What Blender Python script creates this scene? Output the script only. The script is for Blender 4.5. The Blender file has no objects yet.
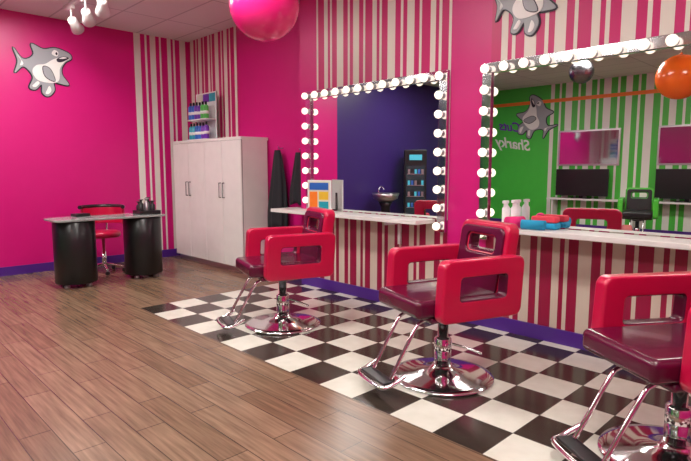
import bpy, bmesh, math, random
from mathutils import Vector, Matrix
random.seed(4)
S = bpy.context.scene
try:
    S.view_settings.view_transform = 'Standard'
    S.view_settings.look = 'None'
except Exception: pass

# ---------------------------------------------------------------- materials
def newmat(name):
    m = bpy.data.materials.new(name); m.use_nodes = True
    return m, m.node_tree, m.node_tree.nodes['Principled BSDF']
def mat(name, col, rough=0.5, metal=0.0, emis=0.0, spec=0.5, coat=0.0, noise=0.06):
    m, nt, b = newmat(name)
    b.inputs['Base Color'].default_value = (*col, 1)
    b.inputs['Roughness'].default_value = rough
    b.inputs['Metallic'].default_value = metal
    b.inputs['Specular IOR Level'].default_value = spec
    b.inputs['Coat Weight'].default_value = coat
    if emis:
        b.inputs['Emission Color'].default_value = (*col, 1)
        b.inputs['Emission Strength'].default_value = emis
    elif noise and metal < .5:
        n = nt.nodes.new('ShaderNodeTexNoise'); n.inputs['Scale'].default_value = 6
        tc = nt.nodes.new('ShaderNodeTexCoord'); nt.links.new(tc.outputs['Object'], n.inputs['Vector'])
        mx = nt.nodes.new('ShaderNodeMix'); mx.data_type = 'RGBA'
        mx.inputs[6].default_value = (*[c*(1-noise) for c in col], 1)
        mx.inputs[7].default_value = (*[min(1, c*(1+noise)) for c in col], 1)
        nt.links.new(n.outputs['Fac'], mx.inputs[0]); nt.links.new(mx.outputs[2], b.inputs['Base Color'])
    return m
def math_node(nt, op, a, b=None):
    n = nt.nodes.new('ShaderNodeMath'); n.operation = op
    for i, v in enumerate((a, b)):
        if v is None: continue
        if isinstance(v, (int, float)): n.inputs[i].default_value = v
        else: nt.links.new(v, n.inputs[i])
    return n.outputs[0]
def coords(nt):
    tc = nt.nodes.new('ShaderNodeTexCoord'); sp = nt.nodes.new('ShaderNodeSeparateXYZ')
    nt.links.new(tc.outputs['Object'], sp.inputs[0]); return tc, sp

def stripes(name, axis, ca, cb, widths, phase=0.0):
    m, nt, b = newmat(name)
    tc, sp = coords(nt)
    per = sum(widths)
    v = math_node(nt, 'FRACT', math_node(nt, 'ADD', math_node(nt, 'DIVIDE', sp.outputs[axis], per), 50+phase))
    r = nt.nodes.new('ShaderNodeValToRGB'); r.color_ramp.interpolation = 'CONSTANT'
    els = r.color_ramp.elements
    p = 0; 
    for i, w in enumerate(widths):
        c = ca if i % 2 == 0 else cb
        if i == 0: els[0].position = 0; els[0].color = (*c, 1)
        elif i == 1: els[1].position = p/per; els[1].color = (*c, 1)
        else:
            e = els.new(p/per); e.color = (*c, 1)
        p += w
    nt.links.new(v, r.inputs[0]); nt.links.new(r.outputs[0], b.inputs['Base Color'])
    b.inputs['Roughness'].default_value = .4
    return m

PINK = (.64, .004, .195); WHITE = (.80, .77, .72)
M = {}
M['pink'] = mat('paint_pink', PINK, .38, noise=.03)
W = [.10, .07, .03, .05, .09, .06, .03, .10, .06, .04, .03, .08]
M['sx'] = stripes('paint_stripes_x', 'X', (.76, .70, .63), (.56, .004, .14), W)
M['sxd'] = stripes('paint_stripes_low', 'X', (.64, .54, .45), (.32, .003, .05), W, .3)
M['sy'] = stripes('paint_stripes_y', 'Y', WHITE, PINK, W, .2)
M['green'] = mat('paint_green', (.07, .58, .06), .45)
M['sg'] = stripes('paint_stripes_green', 'X', (.80, .82, .74), (.07, .52, .05), [.13, .12, .05, .10, .16, .14, .05, .12])
M['indigo'] = mat('paint_indigo', (.045, .02, .16), .4)
M['purple'] = mat('baseboard_purple', (.08, .018, .25), .35)
M['orange'] = mat('orange', (.95, .22, .02), .45)
M['white'] = mat('white_laminate', (.80, .78, .76), .3)
M['whiteP'] = mat('white_plastic', (.85, .85, .85), .35)
M['gap'] = mat('door_gap', (.12, .11, .11), .6)
M['black'] = mat('black_plastic', (.012, .012, .014), .3)
M['cloth'] = mat('black_cloth', (.012, .012, .018), .8)
M['chrome'] = mat('chrome', (.82, .82, .84), .09, 1.0)
M['steel'] = mat('brushed_steel', (.55, .55, .57), .3, 1.0)
M['dsteel'] = mat('tinted_steel', (.22, .22, .24), .25, 1.0)
M['mirror'] = mat('mirror_glass', (.88, .89, .89), .0, 1.0)
M['tmirror'] = mat('tinted_mirror_glass', (.50, .60, .60), .05, 1.0)
M['frame'] = mat('mirror_strip', (.62, .62, .66), .15, 1.0)
M['bulb'] = mat('bulb_glow', (1.0, .90, .74), .3, emis=1.3)
M['panel'] = mat('fill_panel_glow', (1.0, .955, .90), .4, emis=29.5)  # glow of the added ceiling fill panels
M['red'] = mat('vinyl_red', (.58, .006, .06), .28, coat=.3)
M['maroon'] = mat('vinyl_maroon', (.10, .004, .03), .25, coat=.3)
M['vgreen'] = mat('vinyl_green', (.07, .5, .04), .3, coat=.3)
M['glass_top'] = mat('grey_glass_top', (.35, .38, .38), .12)
M['ballpink'] = mat('balloon_pink', (.95, .02, .24), .25, coat=.4)
M['ballor'] = mat('balloon_orange', (.95, .16, .01), .25, coat=.4)
M['sgray'] = mat('shark_gray', (.36, .38, .41), .4)
M['swhite'] = mat('shark_white', (.88, .88, .86), .4)
M['sout'] = mat('shark_outline', (.015, .012, .03), .4)
M['towP'] = mat('towel_pink', (.85, .03, .22), .9)
M['towB'] = mat('towel_blue', (.02, .35, .60), .9)
M['towR'] = mat('towel_coral', (.80, .06, .10), .9)
M['screen'] = mat('screen_cyan', (.05, .35, .45), .3, emis=.7)
M['paper'] = mat('paper', (.75, .72, .62), .7)
M['blue'] = mat('ink_blue', (.03, .14, .55), .4)
M['bgreen'] = mat('bottle_green', (.10, .50, .10), .3)
M['bteal'] = mat('bottle_teal', (.02, .35, .45), .3)
M['bpurp'] = mat('bottle_purple', (.16, .03, .42), .3)
M['byel'] = mat('ink_yellow', (.85, .55, .04), .4)

# checker
def checker():
    m, nt, b = newmat('checker_tiles'); tc, sp = coords(nt)
    T = .305
    fx = math_node(nt, 'DIVIDE', math_node(nt, 'ADD', sp.outputs['X'], 5.3+T*20), T)
    fy = math_node(nt, 'DIVIDE', math_node(nt, 'SUBTRACT', sp.outputs['Y'], 2.25-T*20), T)
    s = math_node(nt, 'MODULO', math_node(nt, 'ADD', math_node(nt, 'FLOOR', fx), math_node(nt, 'FLOOR', fy)), 2)
    s = math_node(nt, 'GREATER_THAN', s, .5)
    def g(f):
        r = math_node(nt, 'FRACT', f)
        return math_node(nt, 'LESS_THAN', math_node(nt, 'MINIMUM', r, math_node(nt, 'SUBTRACT', 1.0, r)), .007)
    gr = math_node(nt, 'MAXIMUM', g(fx), g(fy))
    n = nt.nodes.new('ShaderNodeTexNoise'); n.inputs['Scale'].default_value = 9
    n.inputs['Detail'].default_value = 8; nt.links.new(tc.outputs['Object'], n.inputs['Vector'])
    w = nt.nodes.new('ShaderNodeMix'); w.data_type = 'RGBA'
    w.inputs[6].default_value = (.64, .63, .54, 1); w.inputs[7].default_value = (.84, .84, .76, 1)
    nt.links.new(n.outputs['Fac'], w.inputs[0])
    k = nt.nodes.new('ShaderNodeMix'); k.data_type = 'RGBA'
    k.inputs[6].default_value = (.018, .014, .012, 1); k.inputs[7].default_value = (.07, .052, .04, 1)
    nt.links.new(n.outputs['Fac'], k.inputs[0])
    c = nt.nodes.new('ShaderNodeMix'); c.data_type = 'RGBA'
    nt.links.new(s, c.inputs[0]); nt.links.new(k.outputs[2], c.inputs[6]); nt.links.new(w.outputs[2], c.inputs[7])
    d = nt.nodes.new('ShaderNodeMix'); d.data_type = 'RGBA'
    nt.links.new(gr, d.inputs[0]); nt.links.new(c.outputs[2], d.inputs[6]); d.inputs[7].default_value = (.10, .09, .08, 1)
    nt.links.new(d.outputs[2], b.inputs['Base Color']); b.inputs['Roughness'].default_value = .16
    return m
M['check'] = checker()
def wood():
    m, nt, b = newmat('wood_planks'); tc, sp = coords(nt)
    br = nt.nodes.new('ShaderNodeTexBrick'); br.offset = .37; br.offset_frequency = 2
    br.inputs['Scale'].default_value = 1; br.inputs['Brick Width'].default_value = .92
    br.inputs['Row Height'].default_value = .16; br.inputs['Mortar Size'].default_value = .003
    br.inputs['Color1'].default_value = (.19, .118, .073, 1); br.inputs['Color2'].default_value = (.275, .182, .12, 1)
    br.inputs['Mortar'].default_value = (.075, .05, .035, 1); br.inputs['Bias'].default_value = 0
    nt.links.new(tc.outputs['Object'], br.inputs['Vector'])
    mp = nt.nodes.new('ShaderNodeMapping'); mp.inputs['Scale'].default_value = (2.0, 34, 1)
    nt.links.new(tc.outputs['Object'], mp.inputs['Vector'])
    n = nt.nodes.new('ShaderNodeTexNoise'); n.inputs['Scale'].default_value = 1.3; n.inputs['Detail'].default_value = 7
    nt.links.new(mp.outputs[0], n.inputs['Vector'])
    r = nt.nodes.new('ShaderNodeValToRGB'); r.color_ramp.elements[0].position = .3; r.color_ramp.elements[1].position = .7
    r.color_ramp.elements[0].color = (.6, .58, .56, 1); r.color_ramp.elements[1].color = (1.2, 1.17, 1.15, 1)
    nt.links.new(n.outputs['Fac'], r.inputs[0])
    mx = nt.nodes.new('ShaderNodeMix'); mx.data_type = 'RGBA'; mx.blend_type = 'MULTIPLY'; mx.inputs[0].default_value = 1
    nt.links.new(br.outputs['Color'], mx.inputs[6]); nt.links.new(r.outputs[0], mx.inputs[7])
    nt.links.new(mx.outputs[2], b.inputs['Base Color']); b.inputs['Roughness'].default_value = .27
    return m
M['wood'] = wood()
def ceilmat():
    m, nt, b = newmat('ceiling_tiles'); tc, sp = coords(nt)
    br = nt.nodes.new('ShaderNodeTexBrick'); br.offset = 0
    br.inputs['Scale'].default_value = 1; br.inputs['Brick Width'].default_value = 1.2
    br.inputs['Row Height'].default_value = .6; br.inputs['Mortar Size'].default_value = .012
    br.inputs['Color1'].default_value = (.70, .70, .70, 1); br.inputs['Color2'].default_value = (.75, .75, .75, 1)
    br.inputs['Mortar'].default_value = (.48, .48, .50, 1)
    nt.links.new(tc.outputs['Object'], br.inputs['Vector']); nt.links.new(br.outputs['Color'], b.inputs['Base Color'])
    b.inputs['Roughness'].default_value = .8
    return m
M['ceil'] = ceilmat()

# ---------------------------------------------------------------- mesh helpers
def link(ob, parent=None):
    S.collection.objects.link(ob)
    if parent: ob.parent = parent
    return ob
def empty(name, loc=(0, 0, 0), rz=0):
    e = bpy.data.objects.new(name, None); e.location = loc; e.rotation_euler = (0, 0, rz)
    e.empty_display_size = .1
    return link(e)
def from_bm(name, bm, mats, parent=None, smooth=False, bevel=0, seg=3, angle=40):
    me = bpy.data.meshes.new(name)
    bmesh.ops.recalc_face_normals(bm, faces=bm.faces)
    if smooth:
        for f in bm.faces: f.smooth = True
    bm.to_mesh(me); bm.free()
    for m in (mats if isinstance(mats, (list, tuple)) else [mats]): me.materials.append(m)
    ob = link(bpy.data.objects.new(name, me), parent)
    if bevel:
        bv = ob.modifiers.new('bevel', 'BEVEL'); bv.width = bevel; bv.segments = seg
        bv.limit_method = 'ANGLE'; bv.angle_limit = math.radians(angle)
        for p in me.polygons: p.use_smooth = True
        wn = ob.modifiers.new('wn', 'WEIGHTED_NORMAL'); wn.keep_sharp = True
    return ob
def add_box(bm, x0, x1, y0, y1, z0, z1, mi=0):
    v = [bm.verts.new(p) for p in ((x0,y0,z0),(x1,y0,z0),(x1,y1,z0),(x0,y1,z0),(x0,y0,z1),(x1,y0,z1),(x1,y1,z1),(x0,y1,z1))]
    for q in ((0,3,2,1),(4,5,6,7),(0,1,5,4),(1,2,6,5),(2,3,7,6),(3,0,4,7)):
        f = bm.faces.new([v[i] for i in q]); f.material_index = mi
def boxes(name, lst, mats, parent=None, bevel=0, seg=2):
    bm = bmesh.new()
    for b in lst: add_box(bm, *b)
    return from_bm(name, bm, mats, parent, bevel=bevel, seg=seg)
def add_lathe(bm, prof, cx=0, cy=0, cz=0, n=32, mi=0, axis='Z'):
    rings = []
    for r, z in prof:
        ring = []
        for i in range(n):
            a = 2*math.pi*i/n; c, s = r*math.cos(a), r*math.sin(a)
            p = {'Z': (cx+c, cy+s, cz+z), 'Y': (cx+c, cy+z, cz+s), 'X': (cx+z, cy+c, cz+s)}[axis]
            ring.append(bm.verts.new(p))
        rings.append(ring)
    for a, b in zip(rings, rings[1:]):
        for i in range(n):
            f = bm.faces.new((a[i], a[(i+1) % n], b[(i+1) % n], b[i])); f.material_index = mi; f.smooth = True
    for ring in (rings[0], rings[-1]):
        f = bm.faces.new(ring); f.material_index = mi
def lathe(name, prof, mats, parent=None, loc=(0, 0, 0), n=32, axis='Z'):
    bm = bmesh.new(); add_lathe(bm, prof, *loc, n=n, axis=axis)
    return from_bm(name, bm, mats, parent)
def sphere(bm, c, r, n=20, mi=0, sz=1):
    res = bmesh.ops.create_uvsphere(bm, u_segments=n, v_segments=n//2+2, radius=r,
            matrix=Matrix.Translation(c) @ Matrix.Diagonal((1, 1, sz, 1)))
    for v in res['verts']:
        for f in v.link_faces: f.smooth = True; f.material_index = mi
def tube(name, pts, r, mats, parent=None, cyclic=False):
    cu = bpy.data.curves.new(name, 'CURVE'); cu.dimensions = '3D'; cu.bevel_depth = r; cu.bevel_resolution = 4
    cu.use_fill_caps = True
    sp = cu.splines.new('POLY'); sp.points.add(len(pts)-1)
    for i, p in enumerate(pts): sp.points[i].co = (*p, 1)
    sp.use_cyclic_u = cyclic; sp.use_smooth = True
    cu.materials.append(mats)
    return link(bpy.data.objects.new(name, cu), parent)
def smooth_pts(pts, k=6, closed=False):
    out = []; n = len(pts)
    rng = range(n) if closed else range(n-1)
    for i in rng:
        if closed: p = [Vector(pts[(i+j) % n]) for j in (-1, 0, 1, 2)]
        else: p = [Vector(pts[max(0, min(n-1, i+j))]) for j in (-1, 0, 1, 2)]
        for s in range(k):
            t = s/k
            out.append(.5*((2*p[1]) + (p[2]-p[0])*t + (2*p[0]-5*p[1]+4*p[2]-p[3])*t*t + (-p[0]+3*p[1]-3*p[2]+p[3])*t**3))
    if not closed: out.append(Vector(pts[-1]))
    return out
def rrect(x0, x1, y0, y1, r, k=5):
    pts = []
    for cx, cy, a0 in ((x1-r, y0+r, -90), (x1-r, y1-r, 0), (x0+r, y1-r, 90), (x0+r, y0+r, 180)):
        for i in range(k+1):
            a = math.radians(a0+90*i/k); pts.append((cx+r*math.cos(a), cy+r*math.sin(a)))
    return pts
def ring_panel(name, outer, inner, c0, c1, mapf, mats, parent, bevel=.015):
    """outer/inner equal-length loops; mats: 0 faces, 1 outer rim, 2 inner rim"""
    bm = bmesh.new(); n = len(outer); L = []
    for loop in (outer, inner):
        for c in (c0, c1): L.append([bm.verts.new(mapf(a, b, c)) for a, b in loop])
    o0, o1, i0, i1 = L
    for i in range(n):
        j = (i+1) % n
        bm.faces.new((o0[i], o0[j], i0[j], i0[i])).material_index = 0
        bm.faces.new((o1[i], o1[j], i1[j], i1[i])).material_index = 0
        bm.faces.new((o0[i], o0[j], o1[j], o1[i])).material_index = 1
        bm.faces.new((i0[i], i0[j], i1[j], i1[i])).material_index = 2
    return from_bm(name, bm, mats, parent, bevel=bevel, seg=3, angle=50)

# ---------------------------------------------------------------- room
XL, XR, YB, YF, H = -8.2, 1.6, 4.2, -4.5, 3.45
YB2, XJ = 4.45, -5.08
def fl():
    bm = bmesh.new()
    add_box(bm, -5.3, XR, 2.25, YB, -.05, 0, 1)
    add_box(bm, -5.3, XJ, YB, YB2, -.05, 0, 1)
    add_box(bm, XL, -5.3, 2.25, YB2, -.05, 0, 0)
    add_box(bm, XL, XR, YF, 2.25, -.05, 0, 0)
    return from_bm('floor', bm, [M['wood'], M['check']])
fl()
boxes('ceiling', [(XL, XR, YF, YB2, H, H+.05)], M['ceil'])
bm = bmesh.new()
for x0, x1, mi in ((-6.77, XL, 1), (XJ, -6.77, 0)): add_box(bm, x1, x0, YB2, YB2+.1, 0, H, mi)
add_box(bm, XJ, -4.79, YB, YB+.35, 0, H, 0)
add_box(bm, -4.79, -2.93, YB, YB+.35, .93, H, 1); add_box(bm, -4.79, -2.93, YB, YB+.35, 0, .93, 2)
add_box(bm, -2.93, -2.52, YB, YB+.35, 0, H, 0)
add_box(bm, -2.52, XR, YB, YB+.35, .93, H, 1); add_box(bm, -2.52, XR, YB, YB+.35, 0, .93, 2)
from_bm('wall_back', bm, [M['pink'], M['sx'], M['sxd']])
boxes('wall_left', [(XL-.1, XL, 3.51, YB2+.1, 0, H, 1), (XL-.1, XL, .6, 3.51, 0, H, 0), (XL-.1, XL, YF, .6, 0, H, 2)],
      [M['pink'], M['sy'], M['indigo']])
boxes('wall_front', [(XL-.1, -6.05, YF-.1, YF, 0, H, 0), (-6.05, XR+.1, YF-.1, YF, 0, H, 1)], [M['green'], M['sg']])
boxes('wall_right', [(XR, XR+.1, YF, YB+.3, 0, H)], M['pink'])
boxes('baseboard_back', [(XJ+.02, XR-.001, YB-.02, YB-.001, .001, .12), (-5.8, XJ-.001, YB2-.02, YB2-.001, .001, .12)], M['purple'])
boxes('baseboard_left', [(XL+.001, XL+.02, YF+.03, YB2-.03, .001, .12)], M['purple'])
boxes('baseboard_front', [(XL+.03, XR-.03, YF+.001, YF+.02, .001, .12)], M['purple'])
boxes('trim_1', [(XL+.03, XR-.03, YF+.001, YF+.015, 3.02, 3.10)], M['orange'])

for x in (-6.6, -3.6, -.6):  # added fill light: unseen emissive ceiling panels put in to light the room
    for y in (1.9, -.9):
        e = empty('added_fill_panel', (x, y, H-.001))
        boxes('frame', [(-.62, .62, -.32, -.30, -.03, 0), (-.62, .62, .30, .32, -.03, 0), (-.62, -.60, -.3, .3, -.03, 0), (.60, .62, -.3, .3, -.03, 0)], M['whiteP'], e)
        boxes('fill_emitter', [(-.6, .6, -.3, .3, -.02, -.005)], M['panel'], e)

# ---------------------------------------------------------------- vanity mirrors
def vanity(x0, x1, y=YB, topz=2.25, nb=12, nl=9, nr=9):
    e = empty('vanity_mirror', (x0, y, 0)); w = x1-x0; sp = w/(nb-1)
    def bot(n): return max(topz-sp*(n-1)-.06, .0) if n == 9 else .94
    boxes('glass', [(-.04, w+.04, -.02, -.003, .945, topz+.05)], M['mirror'], e)
    boxes('light_strip', [(-.055, w+.055, -.045, -.002, topz-.03, topz+.055), (-.055, .035, -.045, -.002, bot(nl), topz-.03),
                          (w-.035, w+.055, -.045, -.002, bot(nr), topz-.03)], M['frame'], e, bevel=.004)
    bm = bmesh.new(); bs = bmesh.new(); pos = [(i*sp, topz) for i in range(nb)]
    pos += [(0, topz-k*sp) for k in range(1, nl)] + [(w, topz-k*sp) for k in range(1, nr)]
    for px, pz in pos:
        sphere(bm, (px, -.098, pz), .038, 16)
        add_lathe(bs, [(.028, -.045), (.026, -.066), (.021, -.072)], px, 0, pz, 14, axis='Y')
    from_bm('bulbs', bm, M['bulb'], e); from_bm('sockets', bs, M['steel'], e)
vanity(-4.88, -2.99, nl=8)
vanity(-2.52, -.595, nr=8)
# counters
def counter(name, poly, brs):
    e = empty(name, (0, 0, 0)); bm = bmesh.new()
    lo = [bm.verts.new((x, y, .895)) for x, y in poly]; hi = [bm.verts.new((x, y, .935)) for x, y in poly]
    bm.faces.new(lo); bm.faces.new(hi); n = len(poly)
    for i in range(n): bm.faces.new((lo[i], lo[(i+1) % n], hi[(i+1) % n], hi[i]))
    from_bm('top', bm, M['white'], e, bevel=.006)
    for x in brs:
        boxes('bracket', [(x-.015, x+.015, YB-.24, YB-.002, .86, .895), (x-.015, x+.015, YB-.03, YB-.002, .65, .86)], M['whiteP'], e)
counter('vanity_counter', [(-5.3, 3.9), (-3.07, 3.9), (-3.07, YB-.002), (XJ-.01, YB-.002), (XJ-.01, YB2-.15), (-5.3, YB2-.15)], (-4.6, -3.5))
counter('vanity_counter', [(-2.46, 3.9), (-.2, 3.9), (-.2, YB-.002), (-2.46, YB-.002)], (-2.3, -.6))

# ---------------------------------------------------------------- salon chairs
def chair(x, y, rz, c=None, dk=None, lift=0):
    c = c or M['red']; dk = dk or M['maroon']
    e = empty('salon_chair', (x, y, 0), rz)
    lathe('base', [(.05, .0), (.335, .0), (.345, .008), (.34, .018), (.30, .026), (.18, .045), (.09, .065), (.07, .085), (.062, .10)], M['chrome'], e, n=64)
    lathe('column', [(.058, .09), (.058, .27), (.05, .28), (.036, .285), (.036, .43)], M['chrome'], e, n=32)
    lathe('collar', [(.07, .41), (.10, .425), (.10, .45)], M['black'], e)
    boxes('seat_plate', [(-.17, .17, -.18, .18, .445, .465)], M['black'], e, bevel=.01)
    tube('pump_lever', [(.05, .04, .24), (.14, .12, .22), (.20, .17, .20)], .009, M['chrome'], e)
    boxes('seat_shell', [(-.255, .255, -.27, .28, .46, .50)], dk, e, bevel=.015)
    boxes('seat', [(-.256, .256, -.37, .27, .495, .61)], dk, e, bevel=.035, seg=5)
    for s in (-1, 1):
        n = 'arm_left' if s > 0 else 'arm_right'
        ring_panel(n, rrect(-.25, .37, .475, .86, .05), rrect(-.12, .23, .61, .75, .025), s*.255, s*.345,
                   lambda a, b, cc: (cc, a+(b-.66)*.06, b), [c, c, dk], e, bevel=.018)
    tl = .16
    ring_panel('backrest', rrect(-.25, .25, .56, 1.05, .06), rrect(-.13, .13, .86, .95, .03), .0, .10,
               lambda a, b, cc: (a, .25+cc+(b-.56)*tl, b), [c, c, dk], e, bevel=.025)
    ring_panel('back_pad', rrect(-.22, .22, .58, 1.02, .05), rrect(-.15, .15, .84, .97, .04), -.015, .02,
               lambda a, b, cc: (a, .25+cc+(b-.56)*tl, b), [dk, dk, dk], e, bevel=.012)
    for s in (-1, 1):
        tube('footrest_bar', smooth_pts([(s*.11, -.16, .455), (s*.11, -.25, .44), (s*.11, -.30, .39), (s*.11, -.44, .15), (s*.11, -.47, .10)]), .012, M['chrome'], e)
    tube('footrest_loop', smooth_pts([(.17, -.40, .13), (.17, -.50, .085), (.13, -.565, .075), (-.13, -.565, .075), (-.17, -.50, .085), (-.17, -.40, .13)], 5), .014, M['chrome'], e)
    boxes('footrest_pad', [(-.15, .15, -.545, -.455, .08, .098)], M['black'], e, bevel=.006)
    return e
RZ = math.radians(-19)
chair(-3.83, 2.94, RZ); chair(-2.07, 2.94, RZ); chair(-.65, 2.87, math.radians(-34))
for x, r in ((-3.5, 165), (-2.0, 160)): chair(x, -3.0, math.radians(r), M['vgreen'], M['black'])

# ---------------------------------------------------------------- storage cabinet
e = empty('storage_cabinet', (-7.95, 4.0, 0)); w = 1.88
boxes('carcass', [(0, w, .022, .43, .08, 1.80)], M['white'], e, bevel=.003)
boxes('top_panel', [(-.0, w+.01, 0, .44, 1.80, 1.84)], M['white'], e, bevel=.004)
boxes('plinth', [(.02, w-.03, .05, .41, .002, .08)], M['steel'], e)
dw = w/4
boxes('seam', [(0, w, .018, .024, .08, 1.80)], M['gap'], e)
for i in range(4): boxes('door_%d' % (i+1), [(i*dw+.003, (i+1)*dw-.003, 0, .019, .085, 1.796)], M['white'], e, bevel=.003)
for i in (1, 3):
    for s in (-1, 1):
        xx = i*dw+s*.045
        tube('handle', [(xx, 0, 1.02), (xx, -.03, 1.02), (xx, -.03, 1.22), (xx, 0, 1.22)], .007, M['black'], e)
# product display on the cabinet
e = empty('product_display_rack', (-7.44, 4.22, 1.842))
boxes('shelf_frame', [(-.29, .29, -.10, .10, 0, .02), (-.29, .29, -.10, .10, .30, .315), (-.29, -.278, .08, .10, .02, .72), (.278, .29, .08, .10, .02, .72), (-.29, .29, .09, .10, .02, .72)], M['whiteP'], e)
boxes('poster_cards', [(-.26+i*.18, -.10+i*.18, .08, .088, .58, .70, i % 3) for i in range(3)], [M['paper'], M['bpurp'], M['bteal']], e)
for row, z in enumerate((.02, .316)):
    bm = bmesh.new()
    for i in range(6):
        mi = (i//2+row) % 4; h = .17+random.random()*.02
        add_lathe(bm, [(.036, 0), (.039, .01), (.039, h), (.016, h+.025)], -.225+i*.09, -.05, z, 16, mi)
        add_lathe(bm, [(.0395, h*.38), (.0395, h*.62)], -.225+i*.09, -.05, z, 16, 4)
        add_lathe(bm, [(.017, h+.025), (.017, h+.07)], -.225+i*.09, -.05, z, 12, 5)
    from_bm('bottles', bm, [M['bteal'], M['blue'], M['bpurp'], M['bgreen'], M['whiteP'], M['black']], e)

# ---------------------------------------------------------------- capes on hooks
def cape(x, y, ztop, zbot, wid):
    e = empty('hanging_cape', (x, y, 0))
    bm = bmesh.new(); n = 36; rows = 14; R = []
    for k in range(rows+1):
        t = k/rows; z = ztop+(zbot-ztop)*t
        rx = .05+(wid/2-.05)*min(1, t*1.3)**.7; ry = .03+.035*min(1, t*1.5)
        ring = []
        for i in range(n):
            a = 2*math.pi*i/n; f = 1+.16*math.sin(a*7+t*1.2)*min(1, t*3)
            ring.append(bm.verts.new((rx*f*math.cos(a)+.01*math.sin(t*5), -.085+ry*f*math.sin(a), z+.02*math.sin(3*a)*t)))
        R.append(ring)
    for a, b in zip(R, R[1:]):
        for i in range(n): bm.faces.new((a[i], a[(i+1) % n], b[(i+1) % n], b[i]))
    bm.faces.new(R[0]); bm.faces.new(R[-1])
    from_bm('cloth', bm, M['cloth'], e, smooth=True)
    tube('hook', [(0, -.001, ztop+.03), (0, -.06, ztop+.02), (0, -.07, ztop+.05)], .008, M['steel'], e)
cape(-5.76, YB2, 1.66, .62, .36); cape(-5.32, YB2, 1.62, .97, .28)

# ---------------------------------------------------------------- desk + stool
e = empty('manicure_desk', (-6.9, 2.58, 0))
bm = bmesh.new(); P = rrect(-.25, .25, -.70, .66, .10, 6)
lo = [bm.verts.new((a, b, .80)) for a, b in P]; hi = [bm.verts.new((a, b, .825)) for a, b in P]
bm.faces.new(lo); bm.faces.new(hi)
for i in range(len(P)): bm.faces.new((lo[i], lo[(i+1) % len(P)], hi[(i+1) % len(P)], hi[i]))
from_bm('top', bm, M['glass_top'], e, bevel=.005)
for n, yy in (('drum_near', -.42), ('drum_far', .42)):
    lathe(n, [(.225, .05), (.235, .055), (.235, .78), (.225, .79), (.19, .80)], M['black'], e, (0, yy, 0), 48)
    bm = bmesh.new()
    for a in range(4):
        add_lathe(bm, [(.03, 0), (.035, .02), (.02, .05)], .17*math.cos(a*1.57+.6), yy+.17*math.sin(a*1.57+.6), .001, 14)
    from_bm('feet', bm, M['steel'], e)
e = empty('product_caddy', (-6.88, 3.06, .826))
boxes('tray', [(-.12, .12, -.14, .14, 0, .05)], M['black'], e, bevel=.008)
bm = bmesh.new()
for px, py, h, mi in ((-.05, -.08, .12, 0), (.04, -.09, .15, 0), (-.04, .04, .17, 0), (.05, .06, .13, 0), (.0, .0, .16, 1), (-.05, .1, .12, 0)):
    add_lathe(bm, [(.03, 0), (.033, .01), (.033, h*.7), (.015, h*.8), (.015, h), (.03, h+.005), (.03, h+.015)], px, py, .03, 14, mi)
from_bm('bottles', bm, [M['black'], M['steel']], e)
e = empty('nail_lamp', (-6.92, 2.25, .826), .2)
boxes('body', [(-.07, .07, -.09, .09, .012, .05)], M['black'], e, bevel=.014, seg=4)
boxes('foot', [(-.06, .06, -.08, .08, 0, .012)], M['steel'], e)
e = empty('rolling_stool', (-7.52, 2.72, 0), math.radians(60))
lathe('seat', [(.10, .49), (.21, .495), (.225, .52), (.22, .56), (.18, .58), (.05, .585)], M['red'], e, n=40)
lathe('gas_lift', [(.03, .10), (.03, .30), (.02, .30), (.02, .495)], M['chrome'], e)
for i in range(5):
    a = i*2*math.pi/5
    tube('leg_%d' % (i+1), [(0, 0, .13), (.24*math.cos(a), .24*math.sin(a), .075)], .014, M['chrome'], e)
    lathe('caster_%d' % (i+1), [(.015, -.012), (.028, -.01), (.028, .01), (.015, .012)], M['black'], e, (.25*math.cos(a), .25*math.sin(a), .03), 16, 'Y')
arc = [(.27*math.cos(math.radians(a)), .27*math.sin(math.radians(a)), .90) for a in range(-5, 186, 10)]
tube('back_rim', arc, .026, M['black'], e)
bm = bmesh.new(); R = []
for a in range(10, 171, 10):
    c, s = math.cos(math.radians(a)), math.sin(math.radians(a))
    R.append([bm.verts.new((r*c, r*s, z)) for r, z in ((.25, .66), (.285, .66), (.285, .89), (.25, .89))])
for a, b in zip(R, R[1:]):
    for i in range(4): bm.faces.new((a[i], a[(i+1) % 4], b[(i+1) % 4], b[i]))
bm.faces.new(R[0]); bm.faces.new(R[-1])
from_bm('back_pad', bm, M['red'], e, bevel=.012)
tube('back_post', smooth_pts([(0, .12, .50), (0, .26, .52), (0, .30, .60), (0, .295, .75)]), .014, M['chrome'], e)

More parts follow.
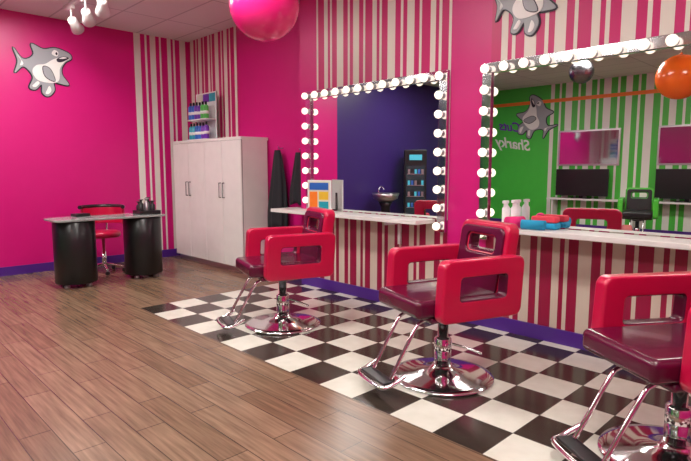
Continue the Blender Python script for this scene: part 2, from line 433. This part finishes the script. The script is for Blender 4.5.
# ---------------------------------------------------------------- sharks
def shark(loc, basis, scale, rot=0, flip=1, mirror_u=1):
    e = empty('shark_wall_decal', loc)
    ux, n = basis
    cr, sr = math.cos(rot), math.sin(rot)
    def mp(p, d):
        a, b = (p[0]-.5)*mirror_u*scale, (p[1]-.5)*scale
        a, b = a*cr-b*sr, a*sr+b*cr
        v = Vector(ux)*a + Vector((0, 0, 1))*b + Vector(n)*d
        return v
    def plate(name, pts, d0, d1, m, grow=0, k=5):
        q = smooth_pts([(x, y, 0) for x, y in pts], k, True)
        if grow:
            N = len(q); o = []
            area = sum(q[i].x*q[(i+1) % N].y-q[(i+1) % N].x*q[i].y for i in range(N))
            sg = 1 if area > 0 else -1
            for i in range(N):
                t = (q[(i+1) % N]-q[i-1]); t.normalize(); o.append(q[i]+Vector((t.y, -t.x, 0))*grow*sg)
            q = o
        bm = bmesh.new()
        a = [bm.verts.new(mp(p, d0)) for p in q]; b = [bm.verts.new(mp(p, d1)) for p in q]
        bm.faces.new(a); bm.faces.new(b)
        for i in range(len(q)): bm.faces.new((a[i], a[(i+1) % len(q)], b[(i+1) % len(q)], b[i]))
        from_bm(name, bm, m, e)
    body = [(.02, .88), (.14, .70), (.26, .70), (.36, .80), (.34, .98), (.54, .90), (.76, .94), (1.0, .86),
            (1.04, .76), (.92, .68), (.84, .56), (.84, .42), (.94, .24), (.76, .26), (.66, .28), (.66, .12), (.54, .0), (.44, .06), (.44, .22), (.32, .12), (.22, .16), (.30, .34),
            (.24, .48), (.14, .54), (.0, .42), (.07, .64)]
    plate('outline', body, .002, .012, M['sout'], .022)
    plate('body', body, .012, .022, M['sgray'])
    plate('belly', [(1.0, .76), (.86, .77), (.70, .72), (.54, .62), (.38, .58), (.30, .46), (.38, .30), (.62, .26), (.76, .32), (.80, .54), (.90, .68)], .022, .028, M['swhite'])
    plate('mouth', [(.99, .765), (.88, .785), (.76, .73), (.78, .67), (.88, .69)], .028, .032, M['sout'])
    plate('teeth', [(.95, .765), (.88, .775), (.80, .74), (.87, .74)], .032, .035, M['swhite'])
    plate('fin', [(.50, .56), (.62, .52), (.68, .30), (.52, .38)], .030, .037, M['sgray'])
    plate('fin_line', [(.50, .56), (.62, .52), (.68, .30), (.52, .38)], .028, .030, M['sout'], .014)
    plate('tail_light', [(.07, .76), (.13, .66), (.10, .56), (.16, .60)], .022, .027, M['swhite'])
    plate('foot', [(.52, .12), (.49, .05), (.55, .05), (.60, .12), (.57, .2)], .022, .028, M['swhite'])
    plate('foot_2', [(.30, .22), (.27, .18), (.33, .17), (.40, .24), (.37, .28)], .022, .028, M['swhite'])
    plate('eye', [(.68, .82), (.73, .90), (.80, .86), (.77, .78)], .022, .03, M['swhite'])
    plate('pupil', [(.745, .83), (.765, .86), (.785, .83), (.765, .80)], .03, .034, M['sout'])
shark((XL, 2.29, 2.74), ((0, 1, 0), (1, 0, 0)), .69, .05)
shark((-2.22, YB, 2.74), ((1, 0, 0), (0, -1, 0)), .54, .2)
shark((-6.45, YF, 2.62), ((-1, 0, 0), (0, 1, 0)), 1.0, .9)
def text(name, s, loc, size, m, tilt=0):
    cu = bpy.data.curves.new(name, 'FONT'); cu.body = s; cu.size = size; cu.extrude = .008; cu.offset = .006
    cu.align_x = 'CENTER'; cu.materials.append(m)
    ob = link(bpy.data.objects.new(name, cu)); ob.location = loc
    R = Matrix.Rotation(math.pi, 4, 'Z') @ Matrix.Rotation(math.pi/2, 4, 'X') @ Matrix.Rotation(tilt, 4, 'Z')
    ob.rotation_euler = R.to_euler()
    cu.shear = .35
text('wall_lettering', 'Sharky', (-7.0, YF+.01, 1.95), .36, M['swhite'], .15)
text('wall_lettering', 'Cuts', (-7.1, YF+.01, 2.4), .32, M['bpurp'], .15)

# ---------------------------------------------------------------- balloons / disco ball
def ball(name, loc, r, m):
    e = empty(name, loc); bm = bmesh.new()
    sphere(bm, (0, 0, 0), r, 40); add_lathe(bm, [(.012, r-.01), (.02, r+.005), (.02, r+.02), (.008, r+.03)], 0, 0, 0, 12)
    from_bm('sphere', bm, m, e); tube('string', [(0, 0, r+.02), (0, 0, H-loc[2]-.002)], .003, M['whiteP'], e)
ball('hanging_balloon', (-3.93, 2.86, 2.81), .30, M['ballpink'])
ball('hanging_balloon', (-2.29, -.5, 2.71), .31, M['ballor'])
e = empty('disco_ball', (-3.89, -1.0, 3.05)); bm = bmesh.new()
bmesh.ops.create_uvsphere(bm, u_segments=28, v_segments=16, radius=.2)
from_bm('facets', bm, M['dsteel'], e); tube('string', [(0, 0, .2), (0, 0, H-3.052)], .006, M['black'], e)

# ---------------------------------------------------------------- track light
e = empty('track_spotlight', (-6.4, 2.40, H))
boxes('track', [(-1.15, 1.0, -.022, .022, -.04, -.001)], M['whiteP'], e)
for i, xx in enumerate((-.92, -.42, .10)):
    boxes('adapter_%d' % (i+1), [(xx-.07, xx+.07, -.025, .025, -.08, -.04)], M['whiteP'], e, bevel=.004)
    tube('stem_%d' % (i+1), [(xx, 0, -.08), (xx, 0, -.22)], .011, M['whiteP'], e)
    bm = bmesh.new(); add_lathe(bm, [(.04, 0), (.055, .02), (.055, .09), (.08, .20), (.072, .20), (.05, .11)], 0, 0, 0, 24)
    o = from_bm('head_%d' % (i+1), bm, M['whiteP'], e); o.location = (xx, 0, -.19)
    o.rotation_euler = (math.radians(-115), 0, math.radians(50+i*10))

# ---------------------------------------------------------------- counter items
e = empty('picture_frame', (-4.56, 4.04, .937), math.radians(20))
boxes('frame', [(-.15, .15, -.01, .01, 0, .35)], M['whiteP'], e, bevel=.004)
boxes('print', [(-.135, .135, -.014, -.0105, .015, .335, 0), (-.12, .12, -.016, -.014, .24, .32, 1), (-.12, -.02, -.016, -.014, .03, .22, 2), (0, .12, -.016, -.014, .13, .22, 3), (0, .12, -.016, -.014, .03, .11, 4)],
      [M['paper'], M['blue'], M['orange'], M['byel'], M['bteal']], e)
boxes('stand', [(-.02, .02, .01, .08, 0, .01), (-.02, .02, .01, .02, .01, .2)], M['black'], e)
for x, m, h in ((-2.27, M['whiteP'], .24), (-2.19, M['whiteP'], .25)):
    e = empty('spray_bottle', (x, 4.09, .936))
    lathe('body', [(.028, 0), (.034, .01), (.034, h*.6), (.014, h*.72), (.014, h*.78)], m, e)
    boxes('trigger_head', [(-.015, .015, -.045, .02, h*.78, h*.88)], m, e, bevel=.005)
    boxes('trigger', [(-.006, .006, -.035, -.025, h*.62, h*.78)], m, e)
def roll(name, x, y, z, r, L, m, rz):
    e = empty(name, (x, y, z), rz); bm = bmesh.new(); P = []
    T = 5.5*math.pi; n = 90; A = []
    for i in range(n+1):
        a = T*i/n; rr = .012+(r-.012)*i/n; A.append((rr*math.cos(a), rr*math.sin(a)))
    f = [[bm.verts.new((xx, p, q+r)) for p, q in A] for xx in (-L/2, L/2)]
    for i in range(n): bm.faces.new((f[0][i], f[0][i+1], f[1][i+1], f[1][i]))
    ob = from_bm('roll', bm, m, e, smooth=True)
    so = ob.modifiers.new('s', 'SOLIDIFY'); so.thickness = .009
roll('rolled_towel', -2.12, 3.96, .938, .050, .15, M['towP'], 1.1)
roll('rolled_towel', -1.96, 3.955, .938, .040, .18, M['towB'], .15)
e = empty('folded_towel', (-1.93, 4.09, .937), .03)
boxes('fold_1', [(-.11, .11, -.05, .05, 0, .05)], M['towB'], e, bevel=.018, seg=4)
boxes('fold_2', [(-.10, .10, -.045, .05, .05, .10)], M['towR'], e, bevel=.016, seg=4)

# ---------------------------------------------------------------- far side of the room (seen in mirrors)
for x0, x1 in ((-5.8, -4.4), (-3.65, -2.3), (-1.5, -.1)):
    e = empty('wall_mirror', (x0, YF, 0)); w = x1-x0
    boxes('frame', [(0, w, .001, .03, 1.50, 2.33)], M['steel'], e, bevel=.004)
    boxes('glass', [(.04, w-.04, .03, .034, 1.54, 2.29)], M['tmirror'], e)
e = empty('styling_counter', (0, 0, 0))
boxes('top', [(-5.9, 0, YF+.02, YF+.34, .70, .74)], M['white'], e, bevel=.004)
boxes('supports', [(x, x+.04, YF+.03, YF+.30, .002, .70) for x in (-5.8, -4.0, -2.1, -.2)], M['white'], e)
for x in (-5.15, -3.0):
    e = empty('television', (x, YF+.18, .742))
    boxes('screen', [(-.6, .6, -.02, .02, .06, .68)], M['black'], e, bevel=.008)
    boxes('foot', [(-.2, .2, -.08, .08, 0, .015), (-.04, .04, -.015, .015, .015, .07)], M['black'], e)
e = empty('drinks_cooler', (-7.75, -1.42, 0), math.radians(48))
boxes('cabinet', [(-.22, .22, -.25, .25, .002, 1.85)], M['black'], e, bevel=.015)
boxes('door_glass', [(.221, .23, -.21, .21, .35, 1.5)], mat('cooler_glass', (.03, .05, .06), .1), e)
boxes('shelves', [(.23, .236, -.19, .19, z, z+.015) for z in (.55, .8, 1.05, 1.3)], M['steel'], e)
bm = bmesh.new()
for z in (.565, .815, 1.065, 1.315):
    for i in range(5): add_box(bm, .23, .242, -.18+i*.075, -.13+i*.075, z, z+.10, (i+int(z*8)) % 4)
from_bm('cans', bm, [M['screen'], M['black'], M['steel'], M['blue']], e)
boxes('header', [(.221, .23, -.14, .14, 1.62, 1.74)], M['screen'], e)
e = empty('shampoo_sink', (XL+.42, -.45, 0))
lathe('pedestal', [(.16, .002), (.12, .1), (.10, .6), (.16, .72)], M['black'], e)
lathe('bowl', [(.10, .70), (.26, .78), (.30, .90), (.27, .90), (.20, .80), (.05, .76)], M['steel'], e, n=40)
tube('faucet', smooth_pts([(-.2, 0, .88), (-.2, 0, 1.0), (-.12, 0, 1.04), (-.05, 0, .98)]), .014, M['chrome'], e)

# ---------------------------------------------------------------- world + camera
wd = bpy.data.worlds.new('world'); S.world = wd; wd.use_nodes = True
wd.node_tree.nodes['Background'].inputs[0].default_value = (.8, .85, 1, 1)
wd.node_tree.nodes['Background'].inputs[1].default_value = .3
cam = bpy.data.cameras.new('camera'); co = link(bpy.data.objects.new('camera', cam))
cam.sensor_width = 36; cam.lens = 538/691*36; cam.clip_start = .05
co.location = (0, 0, 1.4)
co.rotation_euler = (math.radians(90-6.42), 0, math.radians(45.7))
S.camera = co
